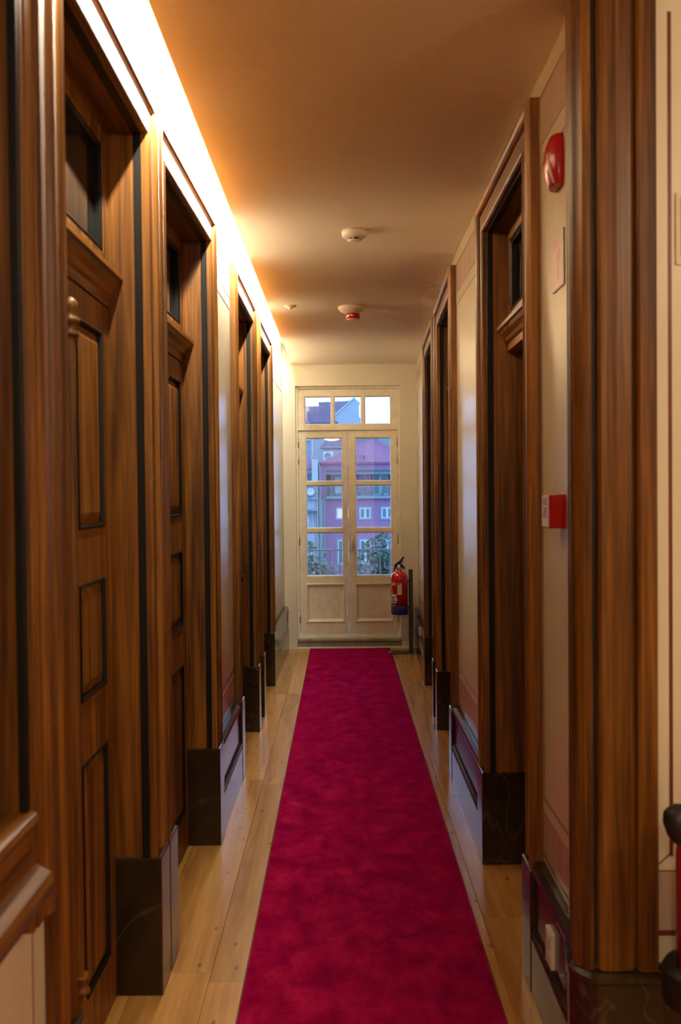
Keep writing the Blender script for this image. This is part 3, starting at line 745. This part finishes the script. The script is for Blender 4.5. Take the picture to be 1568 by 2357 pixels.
hn = o.build('hose_nozzle', 'black'); hn.parent = [q for q in bpy.data.objects if q.name.startswith('fire_extinguisher') and q.location.x > .8][0]
hn.location = (.792 - .872, -.02, .80 - .37 + .012); hn.rotation_euler = (0, math.radians(-22), 0)

t = thing('extinguisher_sign', (.94, 2.54, 2.27), 'fire extinguisher sign on the hall wall at the right edge', 'sign')
MB().box(.850, 1.03, 2.535, 2.5385, 2.165, 2.345).build('sign_plate', 'signglow', t)
MB().box(.862, 1.018, 2.5345, 2.5352, 2.185, 2.333).build('sign_field', 'signred', t)
m = MB(); m.box(.925, .965, 2.534, 2.5346, 2.20, 2.285); m.box(.935, .955, 2.534, 2.5346, 2.285, 2.30); m.box(.955, .985, 2.534, 2.5346, 2.295, 2.303); m.build('pictogram', 'white', t)

# ------------------------------------------------------------------ balcony rail outside the glazed door
t = thing('balcony_railing', (.07, 10.72, 0), 'slim iron balcony railing just outside the glazed door', 'railing')
YR = 10.72
MB().box(-.9, 1.05, YR - .02, YR + .02, .968, .985).build('top_rail', 'x_rail_near', t, .002)
MB().box(-.9, 1.05, YR - .012, YR + .012, .06, .075).build('bottom_rail', 'x_rail_near', t)
b0 = MB().box(-.007, .007, YR - .007, YR + .007, .075, .968).build('baluster', 'x_rail_near', t)
xs = [-.885 + .1075 * k for k in range(19)]
base = BASE[t.name]
b0.location = (xs[0], 0, 0)
for x_ in xs[1:]: inst(b0, t, (x_, 0, 0))
t = thing('balcony_slab', (.07, 10.7, -.02), 'narrow stone balcony slab outside the glazed door', 'balcony')
MB().box(-.95, 1.1, 10.49, 10.80, -.16, 0.06).build('slab', 'granite', t, .01)

# ------------------------------------------------------------------ outdoors
GZ = -9.0
t = thing('ground', (0, 60, GZ), 'dark street paving far below the balcony', 'street', kind='structure')
MB().box(-60, 60, 14, 190, GZ - .3, GZ).build('paving', 'x_street', t)

def tiled(m, p0, p1, p2, p3, cols, rows, amp):
    """corrugated tile slope: p0->p1 eave, p3->p2 ridge"""
    P = [Vector(p) for p in (p0, p1, p2, p3)]
    nrm = (P[1] - P[0]).cross(P[3] - P[0]).normalized()
    if nrm.z < 0: nrm = -nrm
    grid = []
    width = (P[1] - P[0]).length
    for j in range(rows + 1):
        v = j / rows
        A_, B_ = P[0].lerp(P[3], v), P[1].lerp(P[2], v)
        grid.append([])
        for i in range(cols + 1):
            u = i / cols; q = A_.lerp(B_, u)
            ph = (q - P[0]).dot((P[1] - P[0]).normalized())
            step = amp * .5 * (1 if j % 2 == 0 else 0)
            grid[-1].append(tuple(q + nrm * (amp * math.sin(2 * PI * ph / .24) + step)))
    st = [m.pts(g) for g in grid]
    for a, b in zip(st, st[1:]):
        for i in range(cols): m.face([a + i, a + i + 1, b + i + 1, b + i])
def hip(par, name, x0, x1, y0, y1, z, zt, mat, rx=None):
    m = MB(); xm0, xm1 = rx if rx else ((x0 + x1) / 2, (x0 + x1) / 2); ym = (y0 + y1) / 2
    tiled(m, (x0, y0, z), (x1, y0, z), (xm1, ym, zt), (xm0, ym, zt), int((x1 - x0) / .06), 18, .035)
    tiled(m, (x1, y0, z), (x1, y1, z), (xm1, ym, zt), (xm1, ym, zt), int((y1 - y0) / .06), 12, .035)
    tiled(m, (x0, y1, z), (x0, y0, z), (xm0, ym, zt), (xm0, ym, zt), int((y1 - y0) / .06), 12, .035)
    tiled(m, (x1, y1, z), (x0, y1, z), (xm0, ym, zt), (xm1, ym, zt), 40, 6, .035)
    m.box(x0, x1, y0 + .02, y1, z - .12, z - .02)
    return m.build(name, mat, par)
def window(par, x0, x1, z0, z1, y, lit=False, surround=True, pairs=2, mat='x_pane'):
    w_ = thing_part('window', par)
    if surround: MB().box(x0 - .13, x1 + .13, y - .05, y, z0 - .15, z1 + .13).build('surround', 'x_trim', w_)
    f = .09
    m = MB(); m.box(x0, x1, y - .09, y - .05, z0, z0 + f).box(x0, x1, y - .09, y - .05, z1 - f, z1)
    wd = (x1 - x0) / pairs
    for k in range(pairs + 1):
        cx_ = x0 + wd * k; hw = f if 0 < k < pairs else f
        a = max(x0, cx_ - hw); b = min(x1, cx_ + hw); m.box(a, b, y - .09, y - .05, z0 + f, z1 - f)
    m.build('window_frame', 'x_frame', w_)
    for k in range(pairs):
        a = x0 + wd * k + f; b = x0 + wd * (k + 1) - f
        MB().box(a, b, y - .065, y - .051, z0 + f, z1 - f).build('pane', 'x_lit' if lit else mat, w_)
    return w_

# pink house opposite
YP = 90.0
t = thing('pink_house', (3, YP, GZ), 'pink rendered house with tiled hip roof and long loggia', 'building')
m = MB(); m.box(-1.45, 9.0, YP, YP + 9, GZ, .97).box(-1.85, 9.0, YP, YP + 9, 3.56, 4.20).box(-1.85, -1.38, YP, YP + 9, .97, 3.56).box(-1.38, 9.0, YP + 2.2, YP + 9, .97, 3.56)
m.build('rendered_wall', 'x_pink', t)
hip(t, 'roof', -2.0, 8.2, YP - .25, YP + 9.2, 4.20, 6.47, 'x_roof', (2.6, 2.9))
MB().box(-1.40, 9.0, YP - .35, YP + 2.2, .97, 1.22).build('balcony_slab', 'x_trim', t)
MB().box(-1.38, 9.0, YP + 2.1, YP + 2.2, 1.22, 3.50).build('loggia_wall', 'x_recess', t)
MB().box(-1.38, 9.0, YP + .25, YP + .45, 3.16, 3.48).build('roller_awning', 'x_rail', t)
MB().box(-1.38, 9.0, YP + .02, YP + 2.2, 3.48, 3.555).build('loggia_soffit', 'x_recess', t)
MB().box(1.5, 2.7, YP + .9, YP + 2.1, 1.22, 3.2).build('loggia_pier', 'x_pink', t)
MB().box(2.05, 2.20, YP + .3, YP + .45, 1.22, 3.56).build('loggia_post', 'x_recess', t)
for a, b in ((-1.0, .9), (2.85, 4.3), (4.5, 6.2)): window(t, a, b, 1.3, 3.15, YP + 2.05, surround=False, pairs=2)
MB().box(-.6, -.05, YP + 1.6, YP + 1.68, 1.4, 3.0).box(.2, .5, YP + 1.6, YP + 1.68, 1.4, 3.0).build('laundry', 'x_frame', t)
rl = thing_part('loggia_railing', t)
MB().box(-1.38, 8.5, YP - .32, YP - .27, 2.02, 2.08).box(-1.38, 8.5, YP - .32, YP - .27, 1.26, 1.30).build('rail', 'x_rail', rl)
bb = MB().box(-.022, .022, YP - .315, YP - .275, 1.30, 2.02).build('baluster', 'x_rail', rl)
for k in range(60):
    xx = -1.30 + .16 * k
    if k == 0: bb.location = (xx, 0, 0)
    else: inst(bb, rl, (xx, 0, 0))
m = MB()
for k in range(26):
    xx = random.uniform(-1.3, 8)
    m.lathe([(.10, 0), (.14, .08), (.10, .2), (.02, .26)], (xx, YP - .20, 1.22), 'z', 7)
m.build('planter_greenery', 'x_leaf', t)['kind'] = 'stuff'
window(t, -.47, .72, -.82, .13, YP, lit=True)
window(t, 1.62, 2.58, -.82, .13, YP)
window(t, 3.58, 4.6, -.82, .13, YP)
window(t, 5.6, 6.6, -.82, .13, YP)
window(t, -.38, .6, -4.9, -2.75, YP)
window(t, 1.6, 2.6, -4.9, -2.75, YP)
window(t, 3.6, 4.6, -4.9, -2.75, YP)
MB().box(-1.62, -1.46, YP - .12, YP + .3, GZ, 1.15).build('corner_pilaster', 'x_trim', t)
MB().box(-2.04, -1.63, YP + .05, YP + 1, GZ, 1.15).build('party_wall', 'x_white', t)
m = MB(); m.box(1.35, 2.0, YP + .2, YP + 1.3, 4.3, 4.85).box(1.28, 2.07, YP + .15, YP + 1.35, 4.85, 4.92); m.build('chimney', 'x_pink', t)

# white house left of it
YW = 88.0
t = thing('white_house', (-4.5, YW, GZ), 'pale rendered house with terrace beside the pink house', 'building')
m = MB(); m.box(-9, -2.1, YW, YW + 8, GZ, 1.10).box(-9, -2.62, YW + 2.2, YW + 8, 1.1, 3.70).box(-2.60, -2.1, YW + .3, YW + 6, 1.1, 4.50)
m.build('rendered_wall', 'x_white', t)
mm = MB(); tiled(mm, (-9, YW + 1.6, 3.70), (-2.50, YW + 1.6, 3.70), (-2.9, YW + 5, 4.9), (-9, YW + 5, 4.9), 108, 12, .04); mm.box(-9, -2.5, YW + 1.6, YW + 1.75, 3.50, 3.66)
mm.build('roof', 'x_roof', t)
MB().box(-9, -2.45, YW + 1.5, YW + 2.2, 3.28, 3.50).build('eaves_gutter', 'x_trim', t)
window(t, -4.6, -3.42, 2.45, 3.25, YW + 2.2, surround=False); window(t, -3.35, -2.62, 2.45, 3.25, YW + 2.2, surround=False, pairs=1)
MB().box(-9, -2.1, YW - .25, YW + .1, 2.25, 2.38).build('terrace_coping', 'x_frame', t)
MB().box(-9, -2.1, YW - .05, YW + .05, 1.35, 2.25).build('terrace_screen', 'x_rail', t)
MB().box(-9, -2.1, YW - .3, YW + .2, .95, 1.12).build('terrace_ledge', 'x_trim', t)
MB().box(-9, -2.1, YW - .9, YW, -.05, .12).build('awning', 'x_trim', t)
MB().lathe([(.01, 0), (.20, -.03), (.34, -.10), (.34, -.115), (.20, -.05), (.01, -.02)], (-2.72, YW - .3, 1.62), 'y', 24).build('satellite_dish', 'x_frame', t)
for xx in (-2.32, -2.17): MB().lathe([(.055, GZ), (.055, .9)], (xx, YW - .12, 0), 'z', 10).build('downpipe', 'x_trim', t)
window(t, -3.5, -2.9, -2.6, -.55, YW, surround=False, pairs=1)
MB().box(-3.52, -2.88, YW - .10, YW - .04, -1.15, -.5).build('roller_blind', 'x_frame', t)
window(t, -3.3, -2.7, -4.6, -2.95, YW)

# tall grey house behind
YT = 108.0
t = thing('tall_grey_house', (-4, YT, GZ), 'tall pale grey house rising behind the white house', 'building')
MB().box(-10, -1.65, YT, YT + 9, GZ, 9.0).build('rendered_wall', 'x_grey', t)
MB().box(-10, -3.35, YT - .3, YT, 7.15, 7.6).build('cornice', 'x_frame', t)
window(t, -4.55, -3.85, 4.8, 6.05, YT, surround=False, pairs=1)
window(t, -7.2, -6.2, 4.6, 6.2, YT, surround=False)
hip(t, 'roof', -11, -.3, YT - .4, YT + 9, 9.02, 11.2, 'x_roofdark', (-9.0, -2.5))
# house with the air conditioner
YA_ = 100.0
t = thing('roof_terrace_house', (1.2, YA_, GZ), 'white house with dark roof and round air conditioner above pink roof', 'building')
MB().box(-1.85, 3.7, YA_, YA_ + 7, GZ, 6.0).build('rendered_wall', 'x_white', t)
m = MB(); tiled(m, (-2.15, YA_ - .35, 6.05), (3.4, YA_ - .35, 6.05), (4.3, YA_ + 5, 8.2), (-.6, YA_ + 5, 8.2), 140, 12, .04); m.box(-2.1, 3.7, YA_ - .3, YA_ + .1, 5.90, 6.02)
m.build('roof', 'x_roofdark', t)
ac = thing_part('air_conditioner', t)
MB().box(-1.78, -.80, YA_ - .35, YA_ - .02, 4.75, 5.62).build('casing', 'x_frame', ac)
MB().lathe([(.34, 0), (.34, -.03), (.28, -.03), (.26, -.01), (.02, -.012)], (-1.35, YA_ - .352, 5.18), 'y', 24).build('fan_grille', 'x_rail', ac)

# far roofs seen through the transom
YF = 128.0
t = thing('far_gable_house', (1.5, YF, GZ), 'far house with stepped blue gable wall seen through the transom', 'building')
g = [(-2.6, GZ), (4.2, GZ), (4.2, 9.3), (3.6, 9.5), (2.35, 11.2), (2.35, 12.6), (2.5, 12.9), (1.75, 13.6), (-2.6, 9.7)]
MB().prism(g, lambda a, b, y: (a, y, b), YF, YF + .5).build('gable_wall', 'x_white', t)
m = MB(); tiled(m, (-2.7, YF + .3, 9.75), (-2.5, YF + 14, 9.75), (-.6, YF + 14, 13.6), (1.7, YF + .3, 13.6), 60, 8, .04)
m.build('roof', 'x_roofdark', t)
MB().prism([(-2.7, 9.62), (1.75, 13.58), (1.75, 13.75), (-2.7, 9.80)], lambda a, b, y: (a, y, b), YF - .15, YF + .1).build('gable_coping', 'x_frame', t)
m = MB(); tiled(m, (-2.6, YF + 1, 10.2), (1.2, YF + 1.2, 13.4), (1.2, YF + 6, 13.75), (-3.0, YF + 6, 13.6), 50, 8, .04); m.build('rear_roof', 'x_roofdark', t)
t = thing('far_roof_house', (-5.5, 135, GZ), 'far house with dark tiled roof at left of the transom', 'building')
MB().box(-13, .2, 135, 144, GZ, 10.2).build('rendered_wall', 'x_grey', t)
m = MB(); tiled(m, (-13, 134.6, 9.9), (.3, 134.6, 9.9), (.3, 140, 13.05), (-13, 140, 13.05), 200, 12, .04); m.build('roof', 'x_roofdark', t)
t = thing('far_low_house', (8, 140, GZ), 'far low roofline at right of the transom', 'building')
MB().box(3.9, 14, 140, 146, GZ, 10.2).build('rendered_wall', 'x_grey', t)
m = MB(); tiled(m, (3.7, 139.6, 10.15), (14, 139.6, 10.15), (13, 143, 10.75), (4.8, 143, 10.75), 150, 6, .04); m.build('roof', 'x_roofdark', t)

# trees
def tree(x, y, z0, crowns, seed, label, n=2600, size=.16):
    rnd = random.Random(seed)
    t = thing('street_tree', (x, y, GZ), label, 'tree', 'street trees below the balcony')
    top = max(c[2] for c in crowns)
    m = MB(); m.tube([(x, y, GZ), (x + .1, y, (GZ + z0) / 2), (x, y, z0), (x, y, top)], [.22, .17, .12, .04], 9)
    m.build('trunk', 'x_trunk', t)
    m = MB()
    for c in crowns:
        for k in range(2):
            a = rnd.uniform(0, 6.28); m.tube([(x, y, z0 + (c[2] - z0) * .3), ((x + c[0]) / 2, (y + c[1]) / 2, (z0 + c[2]) / 2), (c[0] + .5 * c[3] * math.cos(a), c[1] + .5 * c[3] * math.sin(a), c[2] + .5 * c[3])], [.07, .05, .02], 6)
    m.build('branches', 'x_trunk', t)
    m = MB(); tot = sum(c[3] ** 2 for c in crowns)
    for c in crowns:
        for k in range(int(n * c[3] ** 2 / tot)):
            d = Vector((rnd.gauss(0, 1), rnd.gauss(0, 1), rnd.gauss(0, 1))).normalized(); r = c[3] * rnd.uniform(.45, 1.05) * (1 + .15 * math.sin(d.x * 7 + d.z * 5))
            p = Vector(c[:3]) + Vector((d.x * r, d.y * r, d.z * r * .85))
            s_ = size * rnd.uniform(.6, 1.3)
            ax = Vector((rnd.gauss(0, 1), rnd.gauss(0, 1), rnd.gauss(0, .6))).normalized(); bx = ax.cross(Vector((rnd.gauss(0, 1), rnd.gauss(0, 1), rnd.gauss(0, 1)))).normalized()
            i = m.pts([tuple(p - ax * s_), tuple(p + bx * s_ * .5), tuple(p + ax * s_), tuple(p - bx * s_ * .5)]); m.face([i, i + 1, i + 2, i + 3])
    o = m.build('foliage', 'x_leaf', t); o['kind'] = 'stuff'
    return t
tree(-2.2, 52, -7.0, [(-1.7, 51.5, -2.6, 1.3), (-2.6, 52, -2.0, 1.4), (-.9, 52, -3.6, 1.1), (-1.8, 51.5, -4.2, 1.6), (-3.4, 52, -3.4, 1.5), (-2.4, 52, -5.4, 1.5)], 3, 'leafy street tree at the lower left of the glazed door')
tree(2.3, 52, -7.0, [(2.1, 52, -1.4, 1.15), (1.5, 51.5, -2.4, 1.2), (2.7, 52, -2.2, 1.4), (1.1, 52, -3.6, 1.1), (2.4, 51.5, -3.6, 1.5), (3.4, 52, -3.2, 1.5), (1.6, 52, -4.8, 1.3), (2.8, 52, -5.2, 1.5)], 5, 'taller leafy street tree at the lower right of the glazed door')
tree(.2, 68, -8.2, [(-.6, 68, -5.6, 1.3), (.6, 68, -5.9, 1.2), (1.6, 68, -5.4, 1.3), (-1.8, 68, -5.2, 1.4), (3.2, 68, -5.0, 1.6)], 9, 'low round shrubbery tree in the street between the two trees')
